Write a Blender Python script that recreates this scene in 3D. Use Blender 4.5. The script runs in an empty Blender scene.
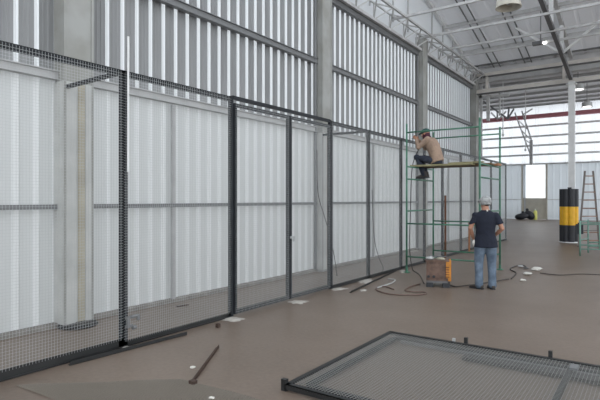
import bpy, math, random
from mathutils import Vector, Matrix
random.seed(7)
C = bpy.context.scene.collection
S = bpy.context.scene
# ------------------------------------------------------------------ camera, sky, exposure
F = 500.0; HZ = 199.0; EYE = 1.65; YAW = math.atan(352 / 500)
cam = bpy.data.cameras.new('camera'); co = bpy.data.objects.new('camera', cam); C.objects.link(co)
cam.lens = 36 * F / 600; cam.sensor_width = 36; cam.shift_y = (HZ - 200) / 600; cam.clip_end = 300
co.location = (0, 0, EYE); co.rotation_euler = (math.pi / 2, 0, YAW)
S.camera = co
w = bpy.data.worlds.new('overcast_sky'); S.world = w; w.use_nodes = True
bg = w.node_tree.nodes['Background']; bg.inputs[0].default_value = (0.93, 0.97, 1.0, 1); bg.inputs[1].default_value = 2.2
S.view_settings.view_transform = 'Standard'; S.view_settings.look = 'None'
S.view_settings.exposure = 0.1; S.view_settings.gamma = 1; S.view_settings.use_curve_mapping = False
S.cycles.max_bounces = 10; S.cycles.diffuse_bounces = 6; S.cycles.transmission_bounces = 6

def ray(u, v):
    r = (u - 300) / F; q = (HZ - v) / F; c, s = math.cos(YAW), math.sin(YAW)
    return Vector((-s + r * c, c + r * s, q))
def fl(u, v, z=0.0):            # where the sight line meets the floor (or a level z)
    d = ray(u, v); t = (z - EYE) / d.z
    return Vector((d.x * t, d.y * t, z))

# ------------------------------------------------------------------ materials
def mat(name, col, rough=.6, metal=0, noise=0, scale=6, bump=0, spec=.5, col2=None, stretch=None, detail=6):
    m = bpy.data.materials.new(name); m.use_nodes = True; nt = m.node_tree; b = nt.nodes['Principled BSDF']
    b.inputs['Roughness'].default_value = rough; b.inputs['Metallic'].default_value = metal
    b.inputs['Specular IOR Level'].default_value = spec
    b.inputs['Base Color'].default_value = (*col, 1)
    if noise or bump:
        tc = nt.nodes.new('ShaderNodeTexCoord'); mp = nt.nodes.new('ShaderNodeMapping')
        if stretch: mp.inputs['Scale'].default_value = stretch
        nz = nt.nodes.new('ShaderNodeTexNoise'); nz.inputs['Scale'].default_value = scale; nz.inputs['Detail'].default_value = detail
        nt.links.new(tc.outputs['Object'], mp.inputs[0]); nt.links.new(mp.outputs[0], nz.inputs['Vector'])
        if noise:
            rp = nt.nodes.new('ShaderNodeValToRGB')
            c2 = col2 or tuple(x * (1 - noise) for x in col)
            rp.color_ramp.elements[0].position = .35; rp.color_ramp.elements[1].position = .65
            rp.color_ramp.elements[0].color = (*c2, 1); rp.color_ramp.elements[1].color = (*col, 1)
            nt.links.new(nz.outputs[0], rp.inputs[0]); nt.links.new(rp.outputs[0], b.inputs['Base Color'])
        if bump:
            bp = nt.nodes.new('ShaderNodeBump'); bp.inputs['Strength'].default_value = bump; bp.inputs['Distance'].default_value = .02
            nt.links.new(nz.outputs[0], bp.inputs['Height']); nt.links.new(bp.outputs[0], b.inputs['Normal'])
    return m
def translucent(name, col, trans, fac):
    m = bpy.data.materials.new(name); m.use_nodes = True; nt = m.node_tree
    out = nt.nodes['Material Output']; b = nt.nodes['Principled BSDF']
    b.inputs['Base Color'].default_value = (*col, 1); b.inputs['Roughness'].default_value = .45
    t = nt.nodes.new('ShaderNodeBsdfTranslucent'); t.inputs[0].default_value = (*trans, 1)
    mx = nt.nodes.new('ShaderNodeMixShader'); mx.inputs[0].default_value = fac
    nt.links.new(b.outputs[0], mx.inputs[1]); nt.links.new(t.outputs[0], mx.inputs[2]); nt.links.new(mx.outputs[0], out.inputs[0])
    return m
def glow(name, col, k):
    m = bpy.data.materials.new(name); m.use_nodes = True; b = m.node_tree.nodes['Principled BSDF']
    b.inputs['Base Color'].default_value = (*col, 1); b.inputs['Emission Color'].default_value = (*col, 1); b.inputs['Emission Strength'].default_value = k
    return m

def added_skylight_material():  # for unseen roof panels added to brighten the hall
    m = translucent('added_milky_skylight', (.8, .8, .8), (.9, .92, .94), .9); nt = m.node_tree
    out = nt.nodes['Material Output']; mx0 = out.inputs[0].links[0].from_node
    tr = nt.nodes.new('ShaderNodeBsdfTransparent'); tr.inputs[0].default_value = (.95, .97, 1, 1)
    mx = nt.nodes.new('ShaderNodeMixShader'); mx.inputs[0].default_value = .7
    nt.links.new(mx0.outputs[0], mx.inputs[1]); nt.links.new(tr.outputs[0], mx.inputs[2]); nt.links.new(mx.outputs[0], out.inputs[0])
    return m
def floor_material():
    m = mat('worn_concrete', (.3, .26, .23), .42, spec=.42)
    nt = m.node_tree; b = nt.nodes['Principled BSDF']
    tc = nt.nodes.new('ShaderNodeTexCoord')
    n1 = nt.nodes.new('ShaderNodeTexNoise'); n1.inputs['Scale'].default_value = .55; n1.inputs['Detail'].default_value = 8; n1.inputs['Roughness'].default_value = .62
    n2 = nt.nodes.new('ShaderNodeTexNoise'); n2.inputs['Scale'].default_value = 22; n2.inputs['Detail'].default_value = 5
    r1 = nt.nodes.new('ShaderNodeValToRGB')
    e = r1.color_ramp.elements; e[0].position = .3; e[0].color = (.168, .127, .099, 1); e[1].position = .7; e[1].color = (.228, .177, .142, 1)
    mx = nt.nodes.new('ShaderNodeMixRGB'); mx.blend_type = 'MULTIPLY'; mx.inputs[0].default_value = .35
    nt.links.new(tc.outputs['Object'], n1.inputs['Vector']); nt.links.new(tc.outputs['Object'], n2.inputs['Vector'])
    nt.links.new(n1.outputs[0], r1.inputs[0]); nt.links.new(r1.outputs[0], mx.inputs[1]); nt.links.new(n2.outputs[0], mx.inputs[2])
    nt.links.new(mx.outputs[0], b.inputs['Base Color'])
    bp = nt.nodes.new('ShaderNodeBump'); bp.inputs['Strength'].default_value = .15; bp.inputs['Distance'].default_value = .01
    nt.links.new(n2.outputs[0], bp.inputs['Height']); nt.links.new(bp.outputs[0], b.inputs['Normal'])
    return m

M = dict(
    floor=floor_material(),
    sheet_grey=mat('galvanised_sheet', (.245, .25, .255), .42, .0, .18, 3, stretch=(1, 1, .15)),
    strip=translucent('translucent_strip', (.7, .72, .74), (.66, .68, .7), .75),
    sheet_white=translucent('pale_fibreglass_sheet', (.5, .51, .51), (.55, .575, .58), .22),
    infill=translucent('pale_gable_sheet', (.55, .57, .59), (.7, .72, .74), .11),
    sheet_white_lit=translucent('lit_fibreglass_rib', (.62, .635, .64), (.62, .635, .64), .33),  # paler copy of the sheet on the rib fronts, relief painted in
    added_skylight=added_skylight_material(),
    door_white=translucent('bright_door_sheet', (.85, .86, .87), (.95, .96, .97), .85),
    clerestory=translucent('clerestory_sheet', (.7, .71, .73), (.55, .56, .575), .8),
    back=translucent('pale_blue_sheet', (.56, .59, .62), (.55, .59, .62), .26),
    roof=translucent('thin_roof_sheet', (.74, .75, .78), (.8, .83, .88), .045),
    roof_far=translucent('weathered_roof_sheet', (.5, .5, .51), (.7, .7, .72), .03),
    girt=mat('grey_painted_steel', (.16, .165, .17), .5),
    girt_light=mat('pale_painted_steel', (.42, .42, .42), .5, 0, .15, 4),
    column=mat('grey_concrete', (.34, .345, .335), .8, 0, .22, 2.2, bump=.2, col2=(.27, .27, .25)),
    column_pale=mat('pale_grey_concrete', (.5, .505, .49), .8, 0, .15, 3, bump=.2),
    column_tan=mat('tan_stained_concrete', (.42, .39, .31), .8, 0, .25, 3, bump=.2),
    steel_white=mat('white_painted_steel', (.72, .73, .73), .45, 0, .1, 5),
    steel_truss=mat('light_truss_steel', (.5, .5, .5), .5, 0, .2, 5),
    beam_pale=mat('pale_beige_steel', (.6, .57, .53), .5, 0, .15, 3),
    steel_dark=mat('dark_truss_steel', (.13, .13, .135), .5),
    kerb=mat('kerb_concrete', (.26, .245, .225), .85, 0, .3, 5),
    fence=mat('charcoal_fence_steel', (.02, .023, .028), .55, 0, .3, 9, spec=.25),
    fence_black=mat('black_fence_rail', (.016, .017, .018), .5, 0, .3, 9),
    wire=mat('galvanised_wire', (.42, .435, .44), .45, .2),
    wire_dull=mat('dull_wire', (.2, .178, .15), .5, .1),
    wire_bright=mat('bright_galvanised_wire', (.3, .3, .29), .4, .2),
    mortar=mat('white_mortar', (.48, .45, .41), .9, 0, .3, 14, bump=.4),
    rust=mat('rusty_steel', (.2, .09, .05), .8, .1, .5, 18),
    rust_dark=mat('dark_rusty_steel', (.085, .052, .04), .7, .2, .5, 20),
    green=mat('green_scaffold_paint', (.065, .2, .13), .45, 0, .35, 10),
    green_pale=mat('faded_green_paint', (.2, .36, .3), .55, 0, .3, 10),
    plank=mat('scaffold_plank_wood', (.34, .31, .17), .8, 0, .45, 4, stretch=(1, 14, 14)),
    plank_dark=mat('stained_plank_wood', (.17, .12, .065), .8, 0, .45, 4, stretch=(1, 14, 14)),
    plank_end=mat('orange_brown_wood', (.42, .2, .1), .8, 0, .3, 6),
    red=mat('hazy_red_paint', (.5, .2, .23), .6),  # red paled so the colour carries the haze over the far beam
    yellow=mat('safety_yellow', (.85, .47, .02), .45, 0, .12, 6),
    black=mat('black_rubber', (.022, .024, .03), .55),
    beige=mat('beige_board', (.52, .49, .42), .7, 0, .1, 3),
    cream=mat('cream_lamp_metal', (.5, .47, .4), .4, .1, .2, 5),
    lamp_in=mat('lamp_inner_reflector', (.45, .46, .47), .3, .6),
    lit=glow('lit_lamp', (1, .98, .95), 6),
    machine=mat('brown_red_machine_paint', (.17, .105, .08), .7, 0, .45, 9),
    orange=mat('orange_machine_panel', (.6, .24, .03), .55, 0, .25, 9),
    cable=mat('black_cable', (.05, .042, .04), .6),
    cable_brown=mat('brown_cable', (.13, .085, .07), .6),
    skin=mat('skin', (.42, .22, .15), .55, spec=.3),
    skin_dark=mat('tanned_skin', (.36, .18, .115), .55, spec=.3),
    navy=mat('navy_cotton', (.011, .015, .03), .9, 0, .25, 12, bump=.4),
    jeans=mat('blue_denim', (.15, .2, .265), .9, 0, .45, 7, col2=(.07, .1, .145), bump=.4),
    khaki=mat('tan_work_shirt', (.34, .24, .18), .9, 0, .25, 10, bump=.4),
    trousers=mat('dark_navy_work_trousers', (.03, .037, .058), .9, 0, .3, 10, bump=.4),
    boot=mat('dark_leather_boot', (.05, .042, .038), .6),
    cap=mat('grey_mottled_cloth', (.42, .43, .43), .8, 0, .5, 26, bump=.3),
    green_cap=mat('green_cap_cloth', (.03, .085, .075), .85, 0, .3, 14),
    scarf=mat('dark_red_cloth', (.06, .014, .028), .9, 0, .3, 20),
    hair=mat('dark_hair', (.02, .016, .014), .7),
    eye=mat('eye_white', (.7, .68, .65), .3),
    paper=mat('crumpled_white_paper', (.62, .6, .56), .85),
    wood_ladder=mat('brown_ladder_wood', (.28, .17, .12), .7, 0, .35, 9),
    ladder_rail=mat('grey_ladder_rail', (.15, .13, .12), .5, .3),
    fluor=mat('yellow_plastic', (.75, .75, .2), .5),
)

# ------------------------------------------------------------------ mesh helpers
class MB:
    def __init__(s): s.v = []; s.f = []; s.mi = []
    def box(s, c, d, m=0):
        c = Vector(c); h = Vector(d) / 2; n = len(s.v)
        for x in (-1, 1):
            for y in (-1, 1):
                for z in (-1, 1): s.v.append((c.x + x * h.x, c.y + y * h.y, c.z + z * h.z))
        for q in ((0, 1, 3, 2), (4, 6, 7, 5), (0, 4, 5, 1), (2, 3, 7, 6), (0, 2, 6, 4), (1, 5, 7, 3)):
            s.f.append(tuple(n + i for i in q)); s.mi.append(m)
        return s
    def bar(s, a, b, wd, hg=None, up=(0, 0, 1), m=0):      # rectangular bar a->b
        a, b = Vector(a), Vector(b); t = (b - a).normalized(); up = Vector(up)
        if abs(t.dot(up)) > .95: up = Vector((1, 0, 0))
        sd = t.cross(up).normalized(); u2 = sd.cross(t); hg = hg or wd; n = len(s.v)
        for p in (a, b):
            for i, j in ((-1, -1), (1, -1), (1, 1), (-1, 1)): s.v.append(tuple(p + sd * i * wd / 2 + u2 * j * hg / 2))
        for q in ((0, 3, 2, 1), (4, 5, 6, 7), (0, 1, 5, 4), (1, 2, 6, 5), (2, 3, 7, 6), (3, 0, 4, 7)):
            s.f.append(tuple(n + i for i in q)); s.mi.append(m)
        return s
    def angle(s, a, b, wd, d1, d2, t=.006, m=0):           # L profile: two thin flanges along d1 and d2
        a, b, d1, d2 = map(Vector, (a, b, d1, d2))
        for p, q in ((d1, d2), (d2, d1)):
            n = len(s.v)
            for e in (a, b):
                for x, y in ((0, 0), (wd, 0), (wd, t), (0, t)): s.v.append(tuple(e + p * x + q * y))
            for k in ((0, 3, 2, 1), (4, 5, 6, 7), (0, 1, 5, 4), (1, 2, 6, 5), (2, 3, 7, 6), (3, 0, 4, 7)):
                s.f.append(tuple(n + i for i in k)); s.mi.append(m)
        return s
    def tube(s, pts, r, n=8, cap=True, m=0):
        pts = [Vector(p) for p in pts]; R = r if isinstance(r, (list, tuple)) else [r] * len(pts)
        base = len(s.v); ref = None
        for i, p in enumerate(pts):
            t = (pts[min(i + 1, len(pts) - 1)] - pts[max(i - 1, 0)]).normalized()
            if ref is None: ref = t.orthogonal().normalized()
            ref = (ref - t * ref.dot(t)).normalized(); b = t.cross(ref)
            for k in range(n):
                a = 2 * math.pi * k / n; s.v.append(tuple(p + (ref * math.cos(a) + b * math.sin(a)) * R[i]))
        for i in range(len(pts) - 1):
            for k in range(n):
                s.f.append((base + i * n + k, base + i * n + (k + 1) % n, base + (i + 1) * n + (k + 1) % n, base + (i + 1) * n + k)); s.mi.append(m)
        if cap:
            s.f.append(tuple(base + k for k in reversed(range(n)))); s.mi.append(m)
            e = base + (len(pts) - 1) * n; s.f.append(tuple(e + k for k in range(n))); s.mi.append(m)
        return s
    def lathe(s, prof, c, n=24, m=0, caps=False):
        base = len(s.v)
        for r, z in prof:
            for k in range(n):
                a = 2 * math.pi * k / n; s.v.append((c[0] + r * math.cos(a), c[1] + r * math.sin(a), c[2] + z))
        for i in range(len(prof) - 1):
            for k in range(n):
                s.f.append((base + i * n + k, base + i * n + (k + 1) % n, base + (i + 1) * n + (k + 1) % n, base + (i + 1) * n + k)); s.mi.append(m)
        if caps:
            s.f.append(tuple(base + k for k in reversed(range(n)))); s.mi.append(m)
            e = base + (len(prof) - 1) * n; s.f.append(tuple(e + k for k in range(n))); s.mi.append(m)
        return s
    def prism(s, poly, z0, z1, m=0):
        n = len(s.v); k = len(poly)
        for z in (z0, z1):
            for x, y in poly: s.v.append((x, y, z))
        s.f.append(tuple(n + i for i in reversed(range(k)))); s.f.append(tuple(n + k + i for i in range(k))); s.mi += [m, m]
        for i in range(k): s.f.append((n + i, n + (i + 1) % k, n + k + (i + 1) % k, n + k + i)); s.mi.append(m)
        return s
    def loft(s, rings):
        """rings: (centre, side vector, depth vector); closed capped tube of elliptical sections"""
        n = 18; base = len(s.v)
        for c, a, b in rings:
            for k in range(n):
                t = 2 * math.pi * k / n; s.v.append(tuple(Vector(c) + Vector(a) * math.cos(t) + Vector(b) * math.sin(t)))
        for i in range(len(rings) - 1):
            for k in range(n):
                s.f.append((base + i * n + k, base + i * n + (k + 1) % n, base + (i + 1) * n + (k + 1) % n, base + (i + 1) * n + k)); s.mi.append(0)
        s.f.append(tuple(base + k for k in reversed(range(n)))); e = base + (len(rings) - 1) * n
        s.f.append(tuple(e + k for k in range(n))); s.mi += [0, 0]
        return s
    def ell(s, c, r, n=16, k=10, rot=None):
        base = len(s.v)
        for i in range(k + 1):
            ph = math.pi * i / k
            for j in range(n):
                th = 2 * math.pi * j / n
                p = Vector((r[0] * math.sin(ph) * math.cos(th), r[1] * math.sin(ph) * math.sin(th), r[2] * math.cos(ph)))
                if rot: p = rot @ p
                s.v.append(tuple(Vector(c) + p))
        for i in range(k):
            for j in range(n):
                s.f.append((base + i * n + j, base + (i + 1) * n + j, base + (i + 1) * n + (j + 1) % n, base + i * n + (j + 1) % n)); s.mi.append(0)
        return s
    def build(s, name, mats, parent=None, smooth=False, loc=None):
        me = bpy.data.meshes.new(name); me.from_pydata(s.v, [], s.f)
        for m in (mats if isinstance(mats, (list, tuple)) else [mats]): me.materials.append(m)
        if any(s.mi): me.polygons.foreach_set('material_index', s.mi)
        if smooth: me.polygons.foreach_set('use_smooth', [True] * len(me.polygons))
        me.validate(); me.update()
        o = bpy.data.objects.new(name, me); C.objects.link(o)
        if loc: 
            me.transform(Matrix.Translation(-Vector(loc))); o.location = loc
        if parent:
            o.parent = parent
            if not parent.get('_local'): o.matrix_parent_inverse = Matrix.Translation(-Vector(parent.location))
        return o
def tag(o, label, cat, group=None, kind=None):
    o['label'] = label; o['category'] = cat
    if group: o['group'] = group
    if kind: o['kind'] = kind
    return o
def thing(name, label, cat, loc, group=None):      # Empty at the thing's base; its parts are given in world space
    o = bpy.data.objects.new(name, None); C.objects.link(o); o.location = loc; o.empty_display_size = .1
    return tag(o, label, cat, group)
def struct(o): o['kind'] = 'structure'; return o

# ------------------------------------------------------------------ setting: floor, walls
XW = -6.3; COLS = (3.66, 9.73, 15.78, 21.8); YV = 21.8; YB = 44.4
struct(MB().box((1, 19, -.1), (31, 54, .2)).build('floor', M['floor']))

def ribbed_wall(y0, y1, x, z0, z1, pitch=.25, h=.032, crest=.028, flank=.016, rib_mat=1, mini=True):
    """trapezoid sheet along Y: valleys at x, ribs h towards +X"""
    m = MB(); y = y0; prof = []
    while y < y1:
        val = pitch - crest - 2 * flank
        prof.append((y, 0, 0))
        if mini:      # two shallow pencil ribs in each pan
            for q in (.3, .66):
                c = y + val * q; prof += [(c - .016, 0, 0), (c - .009, .007, 0), (c + .009, .007, 0), (c + .016, 0, 0)]
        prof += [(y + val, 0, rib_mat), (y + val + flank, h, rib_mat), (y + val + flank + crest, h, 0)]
        y += pitch
    prof.append((y, 0, 0))
    for (yy, dx, _) in prof: m.v += [(x + dx, yy, z0), (x + dx, yy, z1)]
    for i in range(len(prof) - 1):
        m.f.append((2 * i, 2 * i + 2, 2 * i + 3, 2 * i + 1)); m.mi.append(prof[i][2])
    return m
ribbed_phase = 5.09 - math.ceil((5.09 + 8) / .25) * .25 - .06
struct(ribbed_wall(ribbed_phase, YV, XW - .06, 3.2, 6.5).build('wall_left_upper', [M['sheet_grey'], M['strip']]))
struct(ribbed_wall(ribbed_phase, YV, XW - .04, 0.02, 3.26, crest=.045, flank=.024, mini=False).build('wall_left_lower', [M['sheet_white'], M['sheet_white_lit']]))
gy0, gy1 = -8.2, YV
for z, hh, mm in ((1.55, .06, 'girt'), (3.23, .1, 'girt_light'), (4.78, .11, 'girt'), (6.4, .14, 'girt')):
    m = MB().box((XW + .04, (gy0 + gy1) / 2, z), (.07, gy1 - gy0, hh))
    if z > 3: m.box((XW + .055, (gy0 + gy1) / 2, z + hh / 2), (.1, gy1 - gy0, .012)).box((XW + .055, (gy0 + gy1) / 2, z - hh / 2), (.1, gy1 - gy0, .012))
    struct(m.build('trim_girt', M[mm]))
struct(MB().box((XW + .03, (gy0 + gy1) / 2, .03), (.1, gy1 - gy0, .06)).build('baseboard_left', M['kerb']))
for y in (-2.4, *COLS):
    m = MB(); zt = 6.95
    m.box((XW + .08, y, zt / 2), (.24, .40, zt))
    m.box((XW + .21, y - .19, zt / 2), (.02, .03, zt)).box((XW + .21, y + .19, zt / 2), (.02, .03, zt))
    struct(m.build('column_wall', M['column'], loc=(XW + .08, y, 0)))
    struct(MB().box((XW + .085, y, 1.6), (.25, .42, 3.1)).box((XW + .215, y - .11, 1.6), (.02, .13, 3.1)).box((XW + .215, y + .13, 1.6), (.02, .08, 3.1)).build('trim_column', M['column_pale']))
    struct(MB().box((XW + .214, y + .03, 1.6), (.014, .09, 3.08)).build('trim_column', M['column_tan']))
    if y in COLS[1:3]:
        struct(MB().tube([(XW + .06, y - .27, .05), (XW + .06, y - .27, 6.4)], .035).build('trim_downpipe', M['girt']))
for y in (5.37, 12.4, 18.6):     # pale studs behind the lower sheet
    struct(MB().box((XW + .04, y, 1.6), (.05, .06, 3.1)).build('trim_stud', M['girt_light']))
tag(MB().lathe([(.02, 0), (.24, .0), (.25, .02), (.22, .05), (.02, .06)], (XW + .18, 3.66, 0), 20).build('column_base_ring', M['fence_black']),
    'low black ring at the foot of the nearest wall pillar', 'ring')
# gable sheet above the eave
def roof_z(y): return 7.2 + .236 * (YV - y) if y > 11 else (7.2 + .236 * (y - .2) if y > .2 else 7.2 + .236 * (.2 - y))
m = MB(); m.v = [(XW - .05, -8.2, 6.35), (XW - .05, YV, 6.35), (XW - .05, YV, roof_z(YV) + .1), (XW - .05, 11, roof_z(11) + .1), (XW - .05, .2, 7.3), (XW - .05, -8.2, roof_z(-8.2) + .1), (XW - .05, .2, 6.35)]
m.f = [(7 - 0, 1, 2, 3, 4), (0, 6, 4, 5)]; m.mi = [0, 0]; m.v[6] = (XW - .05, .2, 6.35); m.v.append(m.v[6]); m.v[5] = (XW - .05, -8.2, roof_z(-8.2) + .1); m.f = [(6, 1, 2, 3, 4), (0, 6, 4, 5)]
struct(m.build('wall_left_gable', M['infill']))
# far hall: back wall, side return
def ribbed_wall_x(x0, x1, y, z0, z1, pitch=.5, h=.04):
    m = MB(); x = x0; pr = []
    while x < x1: pr += [(x, 0), (x + pitch * .7, 0), (x + pitch * .76, -h), (x + pitch * .94, -h)]; x += pitch
    pr.append((x, 0))
    for (xx, dy) in pr: m.v += [(xx, y + dy, z0), (xx, y + dy, z1)]
    for i in range(len(pr) - 1): m.f.append((2 * i, 2 * i + 2, 2 * i + 3, 2 * i + 1)); m.mi.append(0)
    return m
dx0, dx1 = -8.72, -7.0
struct(ribbed_wall_x(-14.5, dx0 - .1, YB, .12, 4.5).build('wall_back', M['back']))
struct(ribbed_wall_x(dx1 + .1, 16, YB, .12, 4.5).build('wall_back', M['back']))
struct(MB().box((.75, YB + .02, 4.5), (30.5, .12, .1)).build('trim_back_rail', M['girt_light']))
for x0, x1 in ((-14.5, dx0 - .1), (dx1 + .1, 16)):
    struct(MB().box(((x0 + x1) / 2, YB, .08), (x1 - x0, .01, .16)).build('daylight_gap_back', M['strip']))  # translucent strip in place of the daylight gap under the wall
    struct(MB().box(((x0 + x1) / 2, YB - .06, 1.6), (x1 - x0, .04, .06)).build('trim_back_girt', M['girt_light']))
d = thing('door_1', 'tall bright white opening with beige lower board in the back wall', 'door', ((dx0 + dx1) / 2, YB, 0)); d['kind'] = 'structure'
MB().box(((dx0 + dx1) / 2, YB, 3.1), (dx1 - dx0, .03, 2.8)).build('translucent_panel', M['door_white'], d)
MB().box(((dx0 + dx1) / 2, YB, .87), (dx1 - dx0, .06, 1.7)).build('board', M['beige'], d)
MB().box((dx0 - .05, YB - .03, 2.25), (.1, .12, 4.5)).box((dx1 + .05, YB - .03, 2.25), (.14, .12, 4.5)).build('frame', M['beige'], d)
struct(ribbed_wall_x(-14.5, 16, YB + .02, 4.5, 9.3, 1.0).build('window_1', M['clerestory']))
for z in (5.25, 6.0, 6.75, 7.6):
    struct(MB().box((.75, YB - .1, z), (30.5, .06, .15)).build('trim_clerestory_girt', M['steel_white']))
struct(MB().box((.75, YB - .5, 8.3), (30.5, .2, .3)).box((.75, YB - .5, 8.44), (30.5, .34, .04)).box((.75, YB - .5, 8.16), (30.5, .34, .04)).build('beam', M['red']))
struct(MB().box((-14.5, (YV + YB) / 2, 4.6), (.06, YB - YV, 9.2)).build('wall_left_far', M['back']))
struct(MB().box((-10.5, YV + .02, 4.0), (8.0, .06, 8.0)).build('wall_return', M['back']))

# ------------------------------------------------------------------ ceiling
def roof_sheet(pts, x0, x1, pitch=.5, h=.012):
    m = MB(); xs = []; x = x0
    while x < x1: xs += [(x, 0), (x + pitch * .72, 0), (x + pitch * .78, h), (x + pitch * .94, h)]; x += pitch
    xs.append((x, 0)); n = len(xs)
    for (y, z) in pts:
        for (xx, dz) in xs: m.v.append((xx, y, z + dz))
    for j in range(len(pts) - 1):
        for i in range(n - 1): m.f.append((j * n + i, j * n + i + 1, (j + 1) * n + i + 1, (j + 1) * n + i)); m.mi.append(0)
    return m
struct(roof_sheet([(14.6, roof_z(14.6)), (YV, roof_z(YV))], XW - .2, 14).build('ceiling_near', M['roof']))
x = XW - .2; k = 0
while x < 14:        # unseen bays overhead alternate metal sheet with milky panels added for more light
    wd = 1.0 if k % 2 else 1.5
    struct(roof_sheet([(-8.2, roof_z(-8.2)), (.2, roof_z(.2)), (11, roof_z(11)), (14.6, roof_z(14.6))], x, x + wd - .01).build('ceiling_near', M['added_skylight' if k % 2 == 0 else 'roof']))
    x += wd; k += 1
struct(MB().box((3.8, YV, 7.26), (20.4, .7, .03)).build('trim_flashing', M['girt']))
RZ2 = lambda y: 7.2 + (9.25 - 7.2) * (y - YV) / (YB + .5 - YV)
struct(roof_sheet([(YV, RZ2(YV)), (YB + .5, RZ2(YB + .5))], -14.7, .2).build('ceiling_far', M['roof_far']))
for k in range(6):
    struct(roof_sheet([(YV, RZ2(YV)), (YB + .5, RZ2(YB + .5))], .22 + k * 2.6, .2 + k * 2.6 + 2.58).build('ceiling_far', M['added_skylight']))  # unseen milky panels added to light the far hall
struct(MB().bar((XW + .05, 11.2, roof_z(11.2) - .06), (XW + .05, YV, roof_z(YV) - .06), .1, .1).build('trim_roof_edge', M['steel_white']))
for y in (12.3, 14.2, 16.2, 18.2, 20.2):
    struct(MB().box((3.8, y, roof_z(y) - .06), (20.2, .05, .12)).build('beam_purlin', M['steel_truss']))
for y in (24.5, 27.5, 30.5, 33.5, 36.5, 39.5, 42.5):
    struct(MB().box((.75, y, RZ2(y) - .08), (30, .06, .14)).build('beam_purlin', M['girt_light']))
for x in (-5.4, -5.15, -4.2, -3.95, -1.2, -.95):     # sag rods under the roof
    struct(MB().bar((x, 11.2, roof_z(11.2) - .05), (x, YV, roof_z(YV) - .05), .035).build('beam_sag_rod', M['girt']))
for y in (13.5, 15.6, 17.3, 18.4):
    struct(MB().box((3.8, y, 6.9), (20.0, .06, .07)).build('beam_tie', M['steel_truss']))
# valley beam on the column line
m = MB().box((3.8, YV, 6.9), (20.4, .16, .14)).box((3.8, YV, 6.2), (20.4, .2, .16))
for i in range(8): m.box((XW + .6 + i * 2.9, YV, 6.55), (.1, .1, .6))
struct(m.build('beam_valley', M['beam_pale']))
struct(MB().box((3.8, YV, 6.11), (20.4, .24, .02)).box((3.8, YV, 6.82), (20.4, .2, .02)).build('beam_valley_flange', M['steel_dark']))
struct(MB().box((3.8, YV + .25, 6.62), (20.4, .3, .02)).box((3.8, YV + .1, 6.74), (20.4, .02, .24)).box((3.8, YV + .4, 6.74), (20.4, .02, .24)).build('trim_gutter', M['girt_light']))
# edge truss on the side wall
m = MB()
m.bar((XW + .15, 0, 6.5), (XW + .15, YV, 6.5), .08).bar((XW + .5, 0, 6.9), (XW + .5, YV, 6.9), .06).bar((XW + .15, 0, 6.95), (XW + .15, YV, 6.95), .04)
y = 0.2; k = 0
while y < YV - .5:
    m.bar((XW + .15, y, 6.5), (XW + .5, y + .5, 6.9), .035).bar((XW + .5, y + .5, 6.9), (XW + .15, y + 1, 6.5), .035)
    m.bar((XW + .15, y, 6.95), (XW + .5, y + .5, 6.9), .03).bar((XW + .15, y, 6.5), (XW + .15, y, 6.95), .03)
    y += 1
struct(m.build('beam_edge_truss', M['steel_truss']))
m = MB()
for y in (12.2, 13.7, 14.8, 16.9, 18, 19.1, 20.3): m.bar((XW + .03, y, 6.9), (XW + .03, y, roof_z(y) - .05), .04)
struct(m.build('beam_gable_posts', M['girt_light']))
# sloping truss down to the column head
TX = -2.55
def chord(y): return 7.33 - (y - 15) * .155
struct(MB().bar((TX, 11, chord(11)), (TX, YV, chord(YV)), .12, .14).build('beam_chord', M['steel_dark']))
m = MB()
for y in (13, 15, 17.1, 19.3): m.bar((TX, y, chord(y)), (TX, y, roof_z(y)), .12, .1, up=(0, 1, 0))
m.bar((TX, 19.3, chord(19.3)), (TX - 1.45, 19.1, roof_z(19.1) - .05), .08).bar((TX, 19.3, chord(19.3)), (TX + 1.5, 19.1, roof_z(19.1) - .05), .07)
struct(m.build('beam_truss_web', M['steel_white']))
struct(MB().bar((TX, 11, roof_z(11) - .1), (TX, YV, roof_z(YV) - .1), .12, .14).build('beam_rafter', M['steel_truss']))
# corner bracing at the end of the side wall
m = MB()
m.bar((-6.2, 22.2, 6.05), (-4.9, 22.2, 6.02), .1).bar((-6.05, 22.2, 3.5), (-6.05, 22.2, 6.8), .1).bar((-5.75, 22.2, 5.0), (-5.75, 22.2, 6.8), .12).bar((-5.3, 22.3, 5.2), (-5.3, 22.3, 6.2), .07)
struct(m.build('beam_corner_bracing', M['steel_truss']))
struct(MB().bar((-6.0, 22.4, 5.9), (-5.0, 22.4, 5.05), .07).bar((-5.0, 22.4, 5.05), (-4.95, 22.4, 5.5), .06).bar((-5.0, 22.4, 5.05), (-4.75, 22.4, 5.45), .06).build('beam_brace', M['steel_dark']))
# branching post on the back wall and roof brackets
m = MB(); bx = -7.95; by = YB - .8
m.bar((bx, by, 4.4), (bx, by, 6.4), .22).bar((bx - .05, by, 5.2), (bx - 1.2, by - .2, 8.7), .1).bar((bx + .02, by, 6.4), (bx - .7, by, 8.8), .1)
m.bar((bx - .4, by, 6.4), (bx, by, 6.1), .07).bar((bx - .7, by, 7.2), (bx - .1, by, 6.5), .07).bar((bx - .9, by, 8), (bx - .3, by, 7.3), .07).bar((bx - .6, by, 8.5), (bx + .1, by, 8.9), .09)
m.bar((bx - 2.6, by, 8.3), (bx - 3.1, by, 8.9), .1).bar((bx - 2.6, by, 8.3), (bx - 2.6, by, 9), .12).bar((bx - 2.5, by, 8.3), (bx - 1.9, by, 8.9), .1)
struct(m.build('beam_branching_post', M['steel_truss']))
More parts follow.
